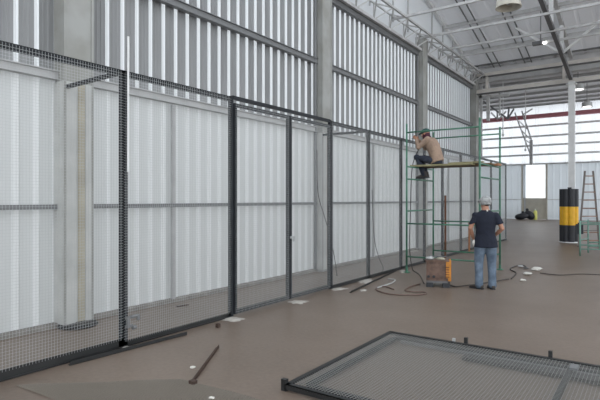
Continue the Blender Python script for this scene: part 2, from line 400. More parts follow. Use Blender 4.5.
# interior column with striped guard
GC = Vector((-2.5, 21.55, 0))
m = MB().box((GC.x, GC.y, 3.06), (.22, .18, 6.12)).box((GC.x, GC.y, 6.02), (.36, .34, .03)).box((GC.x, GC.y, .03), (.4, .4, .02))
struct(m.build('column_steel', M['steel_white'], loc=tuple(GC)))
def guard_poly(r):
    p = []
    for k in range(96):
        a = 2 * math.pi * k / 96
        rr = r * (1 - .16 * (.5 + .5 * math.cos(7 * a)) ** 3)
        p.append((GC.x - .09 + rr * math.cos(a + .2), GC.y - .02 + rr * math.sin(a + .2)))
    return p
g = thing('column_guard', 'black and yellow ribbed guard around the white steel column', 'column guard', tuple(GC))
MB().prism(guard_poly(.33), .03, .66).build('band', M['black'], g)['label'] = 'lower black band'
MB().prism(guard_poly(.325), .66, 1.36).build('band', M['yellow'], g)['label'] = 'yellow band'
MB().prism(guard_poly(.33), 1.36, 2.03).box((GC.x - .05, GC.y - .2, 2.04), (.12, .14, .1)).build('band', M['black'], g)['label'] = 'upper black band'
MB().lathe([(.02, 0), (.36, 0), (.34, .03), (.02, .04)], GC - Vector((.09, .02, 0)), 20).build('foot_ring', M['steel_white'], g)

# ------------------------------------------------------------------ wire fence
XF = -4.8; FH = 3.08
def wires(m, y0, y1, z0, z1, x, pitch=.03, r=.002):
    n = max(1, round((y1 - y0) / pitch))
    for i in range(1, n):
        y = y0 + (y1 - y0) * i / n; m.bar((x, y, z0), (x, y, z1), r)
    n = max(1, round((z1 - z0) / pitch))
    for i in range(1, n):
        z = z0 + (z1 - z0) * i / n; m.bar((x + r, y0, z), (x + r, y1, z), r)
posts = [1.66, 3.41, 5.15, 6.51, 7.81, 9.3, 10.95, 12.43, 13.8, 15.45, 17.0, 19.0, 21.3]
flabels = {
    0: 'charcoal mesh fence panel in front of the nearest wall pillar',
    1: 'charcoal mesh fence panel between the white rod and the double gate',
    4: 'charcoal mesh fence panel just past the double gate',
    5: 'charcoal mesh fence panel with a loop of cable behind it, left of the scaffold',
    6: 'charcoal mesh fence panel behind the sitting welder at the scaffold edge',
    7: 'mesh fence panel second behind the green scaffold, counting from the gate side',
    8: 'mesh fence panel third behind the green scaffold, counting from the gate side',
    9: 'mesh fence panel behind the scaffold, fourth from the scaffold\'s gate-side edge',
    10: 'mesh fence panel behind the standing man, second last of the run',
    11: 'last mesh fence panel of the run, ending with a free post in the open hall'}
def fence_panel(i):
    y0, y1 = posts[i] + .002, posts[i + 1] - .002
    t = thing('fence_panel', flabels[i], 'fence panel', (XF, (y0 + y1) / 2, 0), 'mesh fence panels along the wall')
    wv = .055
    for y, s in ((y0, 1), (y1, -1)):
        MB().angle((XF, y, 0.005), (XF, y, FH), wv, (0, s, 0), (-1, 0, 0)).build('post', M['fence'], t)
    MB().angle((XF, y0, FH), (XF, y1, FH), .075, (0, 0, -1), (-1, 0, 0)).build('top_rail', M['fence'], t)
    MB().angle((XF, y0, 0.005), (XF, y1, .005), .1 if i == 0 else .065, (0, 0, 1), (-1, 0, 0)).bar((XF - .05, y0, .012), (XF - .05, y1, .012), .12, .014).build('bottom_rail', M['fence_black'], t)
    m = MB(); wires(m, y0, y1, .085 if i == 0 else .06, FH - .01, XF + .004); m.build('wire_mesh', M['wire'], t)
    if i == 0: MB().bar((XF - .01, y1 - .02, FH - .03), (XW + .2, 3.5, FH + .0), .04, .045).build('brace', M['fence'], t)
    if i == 4: MB().bar((XF - .01, y1 - .02, FH - .03), (XW + .2, 9.55, FH + .02), .04, .045).build('brace', M['fence'], t)
    if i == 1:
        l = MB()
        l.box((XF + .03, y0 + .05, .33), (.012, .1, .03)).box((XF + .03, y0 + .05, .23), (.012, .1, .03)).box((XF + .035, y0 + .035, .28), (.02, .03, .13))
        l.tube([(XF + .03, y0 + .08, .33), (XF + .03, y0 + .17, .33)], .02).tube([(XF + .04, y0 + .09, .21), (XF + .04, y0 + .13, .21)], .025).tube([(XF + .035, y0 + .17, .28), (XF + .035, y0 + .17, .34)], .02)
        l.build('latch', M['girt'], t)['label'] = 'galvanised latch with loops'
    return t
for i in flabels: fence_panel(i)
# double gate
g = thing('gate_portal', 'dark header and posts framing the double mesh gate', 'gate', (XF, 6.48, 0))
for y in (5.15, 7.81):
    MB().box((XF - .02, y + (.02 if y < 6 else -.02), FH / 2 + .01), (.05, .045, FH)).build('post', M['fence'], g)
MB().box((XF - .02, 6.48, FH - .005), (.05, 2.6, .05)).build('header', M['fence'], g)
def gate_leaf(y0, y1, label, latch):
    t = thing('gate_leaf', label, 'gate', (XF, (y0 + y1) / 2, 0), 'leaves of the double mesh gate')
    zt = FH - .085; z0 = .035
    for y in (y0 + .025, y1 - .025): MB().box((XF, y, (z0 + zt) / 2), (.045, .05, zt - z0)).build('stile', M['fence'], t)
    MB().box((XF, (y0 + y1) / 2, zt - .025), (.045, y1 - y0 - .1, .05)).build('top_rail', M['fence'], t)
    MB().box((XF, (y0 + y1) / 2, z0 + .03), (.045, y1 - y0 - .1, .06)).build('bottom_rail', M['fence_black'], t)
    m = MB(); wires(m, y0 + .01, y1 - .01, z0, zt, XF + .026); m.build('wire_mesh', M['wire'], t)
    if latch: MB().box((XF + .035, latch, 1.03), (.03, .1, .035)).box((XF + .04, latch + .03, 1.0), (.02, .03, .08)).build('latch', M['wire'], t)
gate_leaf(5.2, 6.5, 'wider mesh gate leaf on the white rod side', None)
gate_leaf(6.515, 7.76, 'mesh gate leaf with the latch, on the scaffold side', 6.56)
# white rod on the near post
tag(MB().tube([(XF + .03, 3.45, 1.95), (XF + .028, 3.455, 3.46)], .012).build('thin_rod', M['steel_white']), 'thin white rod tied upright to the near fence post', 'rod')

# ------------------------------------------------------------------ lying panel and loose mesh
P = thing('mesh_panel', 'dark framed mesh panel lying flat on the floor', 'mesh panel', (-1.1, 4.65, 0))
px0, px1, py0, py1 = -2.58, .7, 3.43, 5.54; H = .065
for a, b, d1 in (((px0, py0), (px1, py0), (0, 1, 0)), ((px0, py1), (px1, py1), (0, -1, 0)), ((px0, py0), (px0, py1), (1, 0, 0)), ((px1, py0), (px1, py1), (-1, 0, 0))):
    MB().angle((*a, H), (*b, H), .048, (0, 0, -1), d1).build('frame_rail', M['fence_black'], P)
e = .15
for a, b in (((px0 + e, py0 + e), (px1 - e, py0 + e)), ((px0 + e, py1 - e), (px1 - e, py1 - e)), ((px0 + e, py0 + e), (px0 + e, py1 - e)), ((px1 - e, py0 + e), (px1 - e, py1 - e))):
    MB().bar((*a, .035), (*b, .035), .05, .03).build('inner_rail', M['fence'], P)
MB().bar((px0 + 1.0, py1 - .36, .03), (px1 - .05, py1 - .36, .03), .15, .03).build('shadow_bar', M['fence_black'], P)  # dark strip standing in for the shadow band under the mesh
MB().bar((px0 + .25, py1 - .235, .03), (px1 - .05, py1 - .235, .03), .025, .03).build('pale_bar', M['girt'], P)
MB().bar((-.63, py0 + .06, .04), (-.63, py1 - .06, .04), .045, .03).build('crossbar', M['fence_black'], P)
MB().box((-.6, py1 - .2, .065), (.07, .14, .02)).build('joint_plate', M['girt'], P)
m = MB(); n = 109
for i in range(1, n):
    x = px0 + (px1 - px0) * i / n; m.bar((x, py0, H - .012), (x, py1, H - .012), .0028)
for i in range(1, 70):
    y = py0 + (py1 - py0) * i / 70; m.bar((px0, y, H - .009), (px1, y, H - .009), .0028)
m.build('wire_mesh', M['wire_bright'], P)
for x in (-1.675, -.834): MB().box((x, py1 + .015, .065), (.035, .035, .12)).build('lug', M['fence_black'], P)
MB().box((-1.81, py1 + .015, .05), (.03, .03, .09)).build('lug', M['girt_light'], P)
MB().box((px0 - .01, py0 + .02, .05), (.05, .04, .1)).build('lug', M['fence_black'], P)
# loose mesh sheet
a, b, c = fl(70, 384), fl(183, 380), fl(262, 401); e1 = a - b; e2 = c - b
m = MB(); nx, ny = 48, 40; e2 = e2.normalized() * 1.2; e1 = e1.normalized() * 1.45
def wob(p): return p + Vector((0, 0, .007 + .004 * math.sin(7 * p.x + 3 * p.y)))
for i in range(nx + 1):
    s0 = b + e1 * (i / nx); m.tube([wob(s0 + e2 * (k / 6)) for k in range(7)], .0022, 4)
for j in range(ny + 1):
    s0 = b + e2 * (j / ny); m.tube([wob(s0 + e1 * (k / 6)) + Vector((0, 0, .002)) for k in range(7)], .0022, 4)
tag(m.build('wire_mesh_sheet', M['wire_dull'], loc=tuple(b)), 'loose sheet of wire mesh on the floor before the near fence panel', 'mesh sheet')

# ------------------------------------------------------------------ steel bars, mortar and debris on the floor
def lbar(name, label, p0, p1, wdt, mt, grp='steel bars on the floor', end=None):
    t = thing(name, label, 'steel bar', tuple((p0 + p1) / 2), grp)
    dr = (p1 - p0).normalized(); sd = Vector((-dr.y, dr.x, 0))
    MB().angle(p0 + Vector((0, 0, .002)), p1 + Vector((0, 0, .002)), wdt, sd, (0, 0, 1)).build('angle_profile', M[mt], t)
    if end: MB().box(tuple(p0 + Vector((0, 0, .018))), (.06, .05, .03)).build('end_plate', M[mt], t)
    return t
lbar('angle_bar', 'rusty angle bar with end plate lying alone mid floor', fl(193, 384), fl(219, 348), .035, 'rust_dark', end=1)
lbar('angle_bar', 'dark angle bar along the foot of the fence before the gate', fl(70, 366), fl(187, 335), .04, 'fence_black')
lbar('angle_bar', 'dark angle bar slanting off the fence foot past the gate', fl(351, 293), fl(397, 271), .035, 'fence_black')
tag(MB().box(tuple(fl(218, 325.5, .025)), (.05, .04, .05)).build('steel_offcut', M['rust_dark'], loc=tuple(fl(218, 325.5))), 'small rusty steel offcut beside the gate post mortar', 'offcut')
tag(MB().bar(fl(209, 315, .01) + Vector((-.75, .3, 0)), fl(199, 316, .01) + Vector((-.75, .25, 0)), .06, .012).build('steel_offcut', M['rust_dark']), 'flat dark steel offcut on the floor behind the gate mesh', 'offcut')
def blob(name, label, cat, u, v, ru, rv, mt, grp, th=.008, seed=0):
    rnd = random.Random(seed); c = fl(u, v); ax = (fl(u + ru, v) - c); ay = (fl(u, v - rv) - c)
    p = []; n = 22
    for k in range(n):
        a = 2 * math.pi * k / n; rr = rnd.uniform(.55, 1.1); q = c + ax * math.cos(a) * rr + ay * math.sin(a) * rr; p.append((q.x, q.y))
    m = MB(); k0 = len(p)
    m.v = [(x, y, 0.001) for x, y in p] + [((x - c.x) * .75 + c.x, (y - c.y) * .75 + c.y, th * .7) for x, y in p] + [(c.x, c.y, th)]
    for k in range(n):
        m.f.append((k, (k + 1) % n, n + (k + 1) % n, n + k)); m.f.append((n + k, n + (k + 1) % n, 2 * n)); m.mi += [0, 0]
    return tag(m.build(name, M[mt], smooth=True, loc=tuple(c)), label, cat, grp)
mg = 'mortar spills along the fence foot'
for k, (u, v, ru, rv, lb) in enumerate((
    (232, 319, 13, 2.6, 'white mortar spill at the first gate post'),
    (298, 302, 12, 2.2, 'white mortar spill where the two gate leaves meet'),
    (338, 289, 10, 1.5, 'white mortar spill at the last gate post'),
    (366, 281, 9, 3.0, 'wide white mortar spill under the slanting angle bar'),
    (403, 271.5, 5, 1.6, 'small white mortar spill at the scaffold foot'),
    (363, 290.5, 4, 1.2, 'tiny white mortar spill out on the floor beside the slanting bar'),
    (124, 347, 5, 1.6, 'small white mortar dab at the near fence post'),
    (412, 250.5, 8, 1.6, 'white mortar spill behind the scaffold foot'))):
    blob('mortar_spill', lb, 'mortar', u, v, ru, rv, 'mortar', mg, .012, k)
def crumple(u, v, s, label, seed, mt='paper', grp='scraps lying on the floor'):
    rnd = random.Random(seed); c = fl(u, v); m = MB(); m.ell((c.x, c.y, s * .32), (s, s * .8, s * .32), 9, 6)
    m.v = [(x + rnd.uniform(-.2, .2) * s, y + rnd.uniform(-.2, .2) * s, max(.001, z + rnd.uniform(-.1, .12) * s)) for x, y, z in m.v]
    tag(m.build('paper_scrap', M[mt], loc=tuple(c)), label, 'scrap', grp)
crumple(523, 281, .06, 'white paper scrap nearest the camera right of the standing man', 1)
crumple(528, 275, .09, 'crumpled white paper scrap in the middle of the litter', 2)
crumple(536, 270.5, .12, 'largest white paper scrap, at the far side of the litter', 3)
crumple(521, 267, .07, 'grey scrap at the far left of the litter', 4, 'girt_light')
crumple(526, 269, .06, 'dark scrap in the litter behind the standing man', 5, 'steel_dark')
crumple(537, 268, .04, 'small dark scrap beside the largest white paper', 6, 'steel_dark')
crumple(193, 368, .03, 'white scrap just left of the rusty angle bar', 7)
crumple(212, 399, .03, 'white scrap at the edge of the loose mesh sheet', 8)
crumple(366, 346.5, .012, 'tiny white fleck behind the lying mesh panel', 9)

# ------------------------------------------------------------------ cables
def cable(label, pts, r=.009, mt='cable', grp='cables lying and hanging in the hall', name='welding_cable'):
    P_ = [Vector(p) for p in pts]; out = []
    for i in range(len(P_) - 1):
        p0, p1, p2, p3 = P_[max(i - 1, 0)], P_[i], P_[i + 1], P_[min(i + 2, len(P_) - 1)]
        for k in range(6):
            t = k / 6
            out.append(.5 * ((2 * p1) + (p2 - p0) * t + (2 * p0 - 5 * p1 + 4 * p2 - p3) * t * t + (3 * p1 - p0 - 3 * p2 + p3) * t ** 3))
    out.append(P_[-1])
    out = [Vector((p.x, p.y, max(p.z, r + .001))) for p in out]
    return tag(MB().tube(out, r, 6).build(name, M[mt], smooth=True, loc=tuple(out[0])), label, 'cable', grp)
z = .012
cable('dark cable looping across the floor left of the welding machine', [fl(u, v, z) for u, v in ((420, 284), (411, 286.5), (405, 290), (410, 291.5), (424, 292), (425, 294), (412, 295), (392, 294.3), (380, 291.5), (376, 288.5), (384, 286.5), (394, 289.5))], .012, 'cable_brown')
cable('pale hose bent on the floor by the slanting angle bar', [fl(u, v, z) for u, v in ((377, 288), (385, 285.5), (392, 283), (395, 280), (388, 279))], .014, 'girt_light', name='hose')
cable('dark cable running from the welding machine past the man\'s shoes', [fl(u, v, z) for u, v in ((447, 284), (455, 286.5), (466, 285.5), (478, 284), (497, 281), (509, 279))], .012)
cable('thin dark cable curled behind the paper litter', [fl(u, v, z) for u, v in ((511, 279), (516, 273), (510, 269), (518, 265.5), (524, 265.5), (527, 268))], .012)
cable('thin dark cable stretching right from the paper litter', [fl(u, v, z) for u, v in ((540, 273), (560, 275), (580, 274), (606, 275))], .01)
def wallpt(u, v, x): d_ = ray(u, v); t_ = x / d_.x; return Vector((x, d_.y * t_, EYE + d_.z * t_))
cable('thin black cable hanging against the wall behind the double gate', [wallpt(317, 150, -6.04), wallpt(318, 192, -6.03), wallpt(324, 215, -6.0), wallpt(329, 232, -5.9), wallpt(334, 255, -5.6), fl(337, 276, .02)], .009)
cable('thin black cable hanging behind the fence panel left of the scaffold', [wallpt(372, 190, XW + .2), wallpt(374, 235, -5.9), wallpt(378, 255, -5.5), wallpt(383, 267, -5.1), Vector((-4.95, fl(386, 273).y, .015))], .01)

# ------------------------------------------------------------------ scaffold
AX, DX, AY, BY = -4.5, -2.9, 10.55, 12.22; TOP = 3.33
T = thing('scaffold', 'green tubular scaffold tower standing in front of the fence', 'scaffold', ((AX + DX) / 2, (AY + BY) / 2, 0))
def up(x, y):
    MB().tube([(x, y, .02), (x, y, TOP)], .021, 10).build('upright', M['green'], T, True)
    MB().box((x, y, .01), (.12, .12, .02)).tube([(x, y, .0), (x, y, .12)], .026, 10).build('foot', M['green'], T)
def rail(a, b, r=.017): MB().tube([a, b], r, 8).build('rail', M['green'], T, True)
for x in (AX, DX):
    for y in (AY, BY): up(x, y)
for y in (AY, BY):
    for zz in (.36, 1.1, 3.14 if y == AY else 3.17): rail((AX, y, zz), (DX, y, zz))
for x in (AX, DX):
    for zz in (1.38, 2.1, 2.38): rail((x, AY, zz), (x, BY, zz))
def plank(label, y, wdt, x0, x1, mt, z0=2.4, th=.04, end=None):
    t = thing('scaffold_plank', label, 'plank', ((x0 + x1) / 2, y, z0), 'planks on the scaffold')
    MB().box(((x0 + x1) / 2, y, z0 + th / 2), (x1 - x0, wdt, th)).build('board', M[mt], t)
    if end: MB().box((x1 - .16, y, z0 + th / 2 + .002), (.34, wdt + .006, th + .006)).build('painted_end', M['plank_end'], t)
plank('pale yellowish plank on the scaffold, on the near side', 11.15, .26, -4.62, -3.2, 'plank')
plank('dark stained plank on the scaffold under the welder', 11.44, .28, -4.66, -2.86, 'plank_dark')
plank('scaffold plank with an orange brown end, on the far side', 11.75, .26, -4.6, -2.8, 'plank_dark', end=1)
plank('broken pale board lying slantwise over the other planks', 11.2, .14, -3.75, -3.0, 'plank', 2.442, .03)
# rusty bars standing behind
def rusty(label, x, y, z1, mt):
    tag(MB().angle((x, y, 0.0), (x, y, z1), .06, (0, 1, 0), (1, 0, 0)).build('rusty_bar', M[mt], loc=(x, y, 0)), label, 'steel bar', 'rusty bars by the fence')
rusty('red brown rusty bar standing at the fence behind the welding machine', XF + .06, 13.72, 1.75, 'rust')
rusty('orange rusty bar standing at the fence left of the standing man', XF + .06, 15.95, .95, 'plank_end')

# ------------------------------------------------------------------ welding machine
wc = fl(436, 287); WM = thing('welding_machine', 'rusty brown welding machine with orange end on the floor', 'welding machine', tuple(wc))
ang = math.radians(20); ca, sa = math.cos(ang), math.sin(ang)
def wl(x, y, zz):
    x = x * .8 + .04; y = y * .9 - .02
    return Vector((wc.x + x * ca - y * sa, wc.y + x * sa + y * ca, zz))
def obox(m, c, dm, mi=0):
    n = len(m.v); m.box((0, 0, 0), dm, mi)
    for i in range(n, len(m.v)): v = m.v[i]; m.v[i] = tuple(wl(c[0] + v[0], c[1] + v[1], c[2] + v[2]))
    return m
m = MB(); obox(m, (-.02, .18, .3), (.5, .36, .36)); obox(m, (-.02, .18, .49), (.54, .4, .03)); obox(m, (-.02, -.005, .3), (.4, .012, .26)); m.build('body', M['machine'], WM)
m = MB(); obox(m, (.255, .18, .31), (.07, .38, .38)); obox(m, (.225, -.012, .33), (.1, .02, .3)); m.build('end_panel', M['orange'], WM)
m = MB()
for k in range(5): obox(m, (.2, -.026, .2 + k * .045), (.09, .006, .016))
m.build('vent_slots', M['rust'], WM)
m = MB(); obox(m, (-.02, .18, .1), (.5, .34, .05)); m.build('base_tray', M['steel_dark'], WM)
for x in (-.19, .18):
    m = MB(); obox(m, (x, .18, .04), (.16, .4, .08)); m.build('skid', M['black'], WM)
MB().tube([wl(-.2, .18, .5), wl(-.2, .18, .56), wl(.2, .18, .56), wl(.2, .18, .5)], .012, 8).build('handle', M['steel_dark'], WM)
for x in (-.22, -.1): MB().tube([wl(x, -.01, .2), wl(x, -.05, .2)], .025, 10).build('terminal', M['black'], WM)
def lump(name, label, cat, c, s, mt, seed):
    rnd = random.Random(seed); mm = MB(); mm.ell(c, s, 10, 7)
    mm.v = [(x + rnd.uniform(-.1, .1) * s[0], y + rnd.uniform(-.1, .1) * s[1], zz + rnd.uniform(-.06, .06) * s[2]) for x, y, zz in mm.v]
    tag(mm.build(name, M[mt], smooth=True), label, cat)
lump('rag', 'pale rag heaped on the left end of the welding machine', 'rag', tuple(wl(-.19, .06, .535)), (.08, .06, .035), 'girt_light', 3)
lump('glove', 'pale work glove on top of the welding machine', 'glove', tuple(wl(.06, .04, .53)), (.09, .05, .03), 'column_tan', 4)

# ------------------------------------------------------------------ ladder and green trestle
lb = fl(589, 247); L = thing('step_ladder', 'tall brown rung step ladder standing right of the striped column guard', 'ladder', tuple(lb))
rv = Vector((math.cos(YAW), math.sin(YAW), 0)); fv = Vector((-math.sin(YAW), math.cos(YAW), 0)); LH = 2.62; rdl = Vector((ray(589, 199).x, ray(589, 199).y, 0)).normalized()
def lp(x, t, back=0): 
    hw = .36 * (1 - t) + .14 * t
    return lb + rv * (x * hw) + rdl * ((.12 * t) if not back else (.95 * (1 - t) + .16 * t)) + Vector((0, 0, LH * t))
for s in (-1, 1): MB().bar(lp(s, 0), lp(s, 1), .045, .06).build('rail', M['ladder_rail'], L)
for k in range(9):
    t = .085 + k * .106; MB().bar(lp(-1, t), lp(1, t), .05, .035).build('rung', M['wood_ladder'], L)
for s in (-1, 1): MB().bar(lp(s, 0, 1), lp(s, .93, 1), .035, .035).build('rear_leg', M['ladder_rail'], L)
for t in (.2, .5): MB().bar(lp(-1, t, 1), lp(1, t, 1), .03).build('rear_brace', M['ladder_rail'], L)
g0 = fl(580, 256); TR = thing('scaffold_trestle', 'low faded green scaffold frame standing before the ladder', 'scaffold', tuple(g0))
ex = rv * 1.2 + fv * -.25; rd = Vector((ray(580, 199).x, ray(580, 199).y, 0)).normalized(); ey = rd * 1.0 + rv * .25
def gp(a, b, zz): return g0 + ex * a + ey * b + Vector((0, 0, zz))
for a in (0, 1):
    for b in (0, 1): MB().tube([gp(a, b, 0), gp(a, b, 1.02)], .024, 8).build('upright', M['green_pale'], TR, True)
for b in (0, 1):
    for zz in (.2, .32, .92): MB().tube([gp(0, b, zz), gp(1, b, zz)], .018, 8).build('rail', M['green_pale'], TR, True)
for a in (0, 1):
    for zz in (.45, .98): MB().tube([gp(a, 0, zz), gp(a, 1, zz)], .018, 8).build('rail', M['green_pale'], TR, True)
MB().tube([gp(.42, 0, .2), gp(.42, 0, .98)], .018, 8).build('mid_post', M['green_pale'], TR, True)
bc = ray(579.5, 229) * 15.3; bc = Vector((bc.x, bc.y, EYE + bc.z))
tag(MB().box(tuple(bc), (.2, .12, .3)).box(tuple(bc + Vector((0, 0, .17))), (.1, .05, .05)).build('black_case', M['black']), 'small black case hanging at the frame beside the striped guard', 'case')

# ------------------------------------------------------------------ bags and bottle by the back door
def bag(u, v, label, s, lean, seed):
    c = fl(u, 219.7); rnd = random.Random(seed); m = MB(); m.ell((c.x, c.y, .33), (.42, .3, .33), 12, 8)
    m.v = [(c.x + (x - c.x) * s[0] + lean * (zz) + rnd.uniform(-.03, .03), y, max(.0, zz * s[1])) for x, y, zz in m.v]
    t = thing('dark_sack', label, 'sack', tuple(c), 'sacks by the back door')
    m.build('body', M['black'], t, True); MB().ell((c.x + lean * .75 * s[1], c.y, .72 * s[1]), (.12, .1, .12), 8, 6).build('tied_neck', M['black'], t, True)
bag(520, 218.8, 'dark slumped sack left of the white back door board', (1.2, .8), .35, 1)
bag(531, 218.6, 'dark sack leaning at the foot of the beige door board', (.9, 1.1), -.35, 2)
c = fl(535.3, 219.6); t = thing('bottle', 'pale yellow tall bottle beside the dark sacks', 'bottle', tuple(c))
MB().lathe([(.01, 0), (.14, 0), (.15, .05), (.15, .6), (.1, .7), (.05, .75)], c, 14, caps=True).build('body', M['fluor'], t, True)
MB().lathe([(.055, .74), (.055, .86), (.01, .87)], c, 12, caps=True).build('cap', M['steel_white'], t, True)

# ------------------------------------------------------------------ lamps and hanging conduits
def lamp(label, c, r, top, lit, name='high_bay_lamp', hgt=None):
    t = thing(name, label, 'lamp', c, 'hanging industrial lamps'); h = hgt or r * 1.5
    prof = [(r * 1.0, 0), (r * 1.0, .03), (r * .93, h * .1), (r * .88, h * .9), (r * .5, h), (r * .48, h), (r * .84, h * .88), (r * .88, h * .1), (r * .95, .03), (r * .95, 0)]
    MB().lathe(prof + [prof[0]], c, 28).build('shade', [M['cream'] if not lit else M['steel_white']], t, True)
    MB().lathe([(.01, h * .8), (r * .5, h * .82), (r * .5, h), (r * .3, h * 1.35), (.01, h * 1.38)], c, 20, caps=True).build('gear_housing', M['girt_light'], t)
    MB().ell((c[0], c[1], c[2] + h * (.45 if not lit else .12)), (r * (.3 if not lit else .8), r * (.3 if not lit else .8), h * (.3 if not lit else .1)), 14, 8).build('bulb', M['lit'] if lit else M['lamp_in'], t, True)
    MB().tube([(c[0], c[1], c[2] + h * 1.35), (c[0], c[1], top)], .015, 8).build('hanger', M['girt'], t)
lamp('large cream bell lamp hanging nearest, cut by the top of the view', (-2.58, 11.62, 5.85), .27, roof_z(11.62) - .02, False)
dd = ray(578, 90) * 22.5; lamp('lit white lamp hanging beside the top of the white column', (dd.x, dd.y, EYE + dd.z), .27, RZ2(dd.y), True, hgt=.28)
dd = ray(587, 107) * 27; lamp('lit white lamp hanging farther back, lower in the view', (dd.x, dd.y, EYE + dd.z), .27, RZ2(dd.y), True, hgt=.28)
fp = ray(544, 43) * 16.6; fp = Vector((fp.x, fp.y, EYE + fp.z))
t = thing('floodlight', 'small lit floodlight on a pale arm under the roof', 'lamp', tuple(fp))
MB().box((fp.x - .2, fp.y, fp.z + .02), (.3, .2, .1)).build('housing', M['steel_dark'], t)
MB().box((fp.x + .03, fp.y - .02, fp.z), (.1, .1, .06)).build('lens', M['lit'], t)
MB().bar((fp.x - .1, fp.y, fp.z + .05), (fp.x - .1, fp.y, roof_z(fp.y) - .13), .03).build('bracket', M['girt'], t)
def conduit(label, u, v0, v1, dist, bulb):
    a_, b_ = ray(u, v0) * dist, ray(u, v1) * dist
    t = thing('hanging_conduit', label, 'conduit', (a_.x, a_.y, EYE + b_.z), 'conduits hanging from the far roof')
    MB().tube([(a_.x, a_.y, EYE + b_.z), (a_.x, a_.y, RZ2(a_.y))], .022, 8).build('pipe', M['steel_white'], t)
    MB().box((a_.x, a_.y, EYE + b_.z), (.09, .09, .12)).build('socket_box', M['steel_white'], t)
    if bulb: MB().ell((a_.x, a_.y - .02, EYE + a_.z), (.08, .08, .08)).build('joint_box', M['steel_white'], t)
conduit('thin white conduit hanging above the green scaffold corner', 503, 80, 135, 24, False)
conduit('thin white conduit with a round joint box, hanging above the back door', 525.5, 88, 150, 27, True)

# ------------------------------------------------------------------ people
def finish(o, vox, smooth_it=4):
    md = o.modifiers.new('r', 'REMESH'); md.mode = 'VOXEL'; md.voxel_size = vox; md.use_smooth_shade = True
    sm = o.modifiers.new('s', 'SMOOTH'); sm.factor = .5; sm.iterations = smooth_it
    dg = bpy.context.evaluated_depsgraph_get(); me = bpy.data.meshes.new_from_object(o.evaluated_get(dg))
    o.modifiers.clear(); me.polygons.foreach_set('use_smooth', [True] * len(me.polygons)); o.data = me
    return o
class Fig:
    """body in local space: x right, y forward, z up"""
    def __init__(s, root): s.root = root
    def make(s, mb, name, m, vox=None, it=3, smooth=True):
        me = bpy.data.meshes.new(name); me.from_pydata(mb.v, [], mb.f); me.materials.append(m); me.validate()
        o = bpy.data.objects.new(name, me); C.objects.link(o)
        if vox: finish(o, vox, it); o.data.materials.clear(); o.data.materials.append(m)
        elif smooth: me.polygons.foreach_set('use_smooth', [True] * len(me.polygons))
        o.parent = s.root
        return o
def V(*a): return Vector(a)
def limb(m, pts, radii, flat=1.0, side=(1, 0, 0)):
    """tapered limb; denser rings between the joints, rounded ends"""
    pts = [Vector(p) for p in pts]; rings = []; sd = Vector(side)
    for i, p in enumerate(pts):
        t = (pts[min(i + 1, len(pts) - 1)] - pts[max(i - 1, 0)]).normalized()
        a = sd - t * sd.dot(t)
        a = a.normalized() if a.length > .2 else t.orthogonal().normalized()
        b = t.cross(a); r = radii[i]; ra, rb = (r if isinstance(r, tuple) else (r, r * flat))
        rings.append((p, a * ra, b * rb))
    m.loft(rings)
    for p, r in ((pts[0], radii[0]), (pts[-1], radii[-1])):
        r = r if not isinstance(r, tuple) else min(r); m.ell(p, (r, r, r), 12, 8)
    for p, r in zip(pts[1:-1], radii[1:-1]):
        if not isinstance(r, tuple): m.ell(p, (r * .98,) * 3, 12, 8)
def hand(m, wrist, direc, palm_n, thumb_side, curl=.5, sc=1.0):
    """palm, four unequal bent fingers and a thumb from the side of the palm"""
    d_ = Vector(direc).normalized(); n_ = Vector(palm_n); n_ = (n_ - d_ * n_.dot(d_)).normalized(); s_ = Vector(thumb_side); s_ = (s_ - d_ * s_.dot(d_) - n_ * s_.dot(n_)).normalized()
    w_ = Vector(wrist)
    m.loft([(w_, s_ * .026 * sc, n_ * .019 * sc), (w_ + d_ * .04 * sc, s_ * .038 * sc, n_ * .017 * sc), (w_ + d_ * .09 * sc, s_ * .041 * sc, n_ * .014 * sc), (w_ + d_ * .1 * sc, s_ * .03 * sc, n_ * .01 * sc)])
    for k, ln in enumerate((.07, .08, .074, .058)):
        b = w_ + d_ * .085 * sc + s_ * (.03 - .02 * k) * sc; pts = [b]; dr = d_.copy()
        for j, seg in enumerate((.45, .32, .23)):
            dr = (dr + n_ * curl * (.5 + .3 * j)).normalized(); pts.append(pts[-1] + dr * ln * seg * sc)
        m.tube(pts, [.0092 * sc, .009 * sc, .0085 * sc, .007 * sc], 8)
    b = w_ + d_ * .03 * sc + s_ * .03 * sc
    m.tube([b, b + (d_ * .6 + s_ * .7 + n_ * .2) * .035 * sc, b + (d_ * 1.0 + s_ * .75 + n_ * .55) * .055 * sc], [.013 * sc, .0105 * sc, .008 * sc], 8)
def head(m, c, R):
    """skull, jaw, nose, ears, lips; R turns the head"""
    c = Vector(c); q = lambda *a: c + R @ Vector(a)
    m.ell(q(0, -.008, .035), (.078, .098, .088), 20, 14, R); m.ell(q(0, .028, -.035), (.058, .062, .08), 16, 12, R)
    m.ell(q(0, .098, -.008), (.013, .018, .022), 10, 8, R); m.ell(q(0, .09, .014), (.009, .014, .03), 10, 8, R)
    for s in (-1, 1):
        m.ell(q(.078 * s, -.004, -.002), (.010, .02, .032), 10, 8, R); m.ell(q(.033 * s, .076, .028), (.024, .014, .009), 10, 8, R)
    m.ell(q(0, .088, -.052), (.024, .009, .006), 10, 6, R); m.ell(q(0, .086, -.064), (.021, .009, .006), 10, 6, R); m.ell(q(0, .075, -.095), (.025, .02, .018), 10, 8, R)
def eyes(fig, c, R, name='eye'):
    for s in (-1, 1):
        mb = MB(); mb.ell(Vector(c) + R @ V(.032 * s, .083, .008), (.014, .009, .009), 12, 8, R); fig.make(mb, name, M['eye'])
        mb = MB(); mb.ell(Vector(c) + R @ V(.032 * s, .0905, .008), (.006, .003, .006), 10, 6, R); fig.make(mb, 'iris', M['hair'])
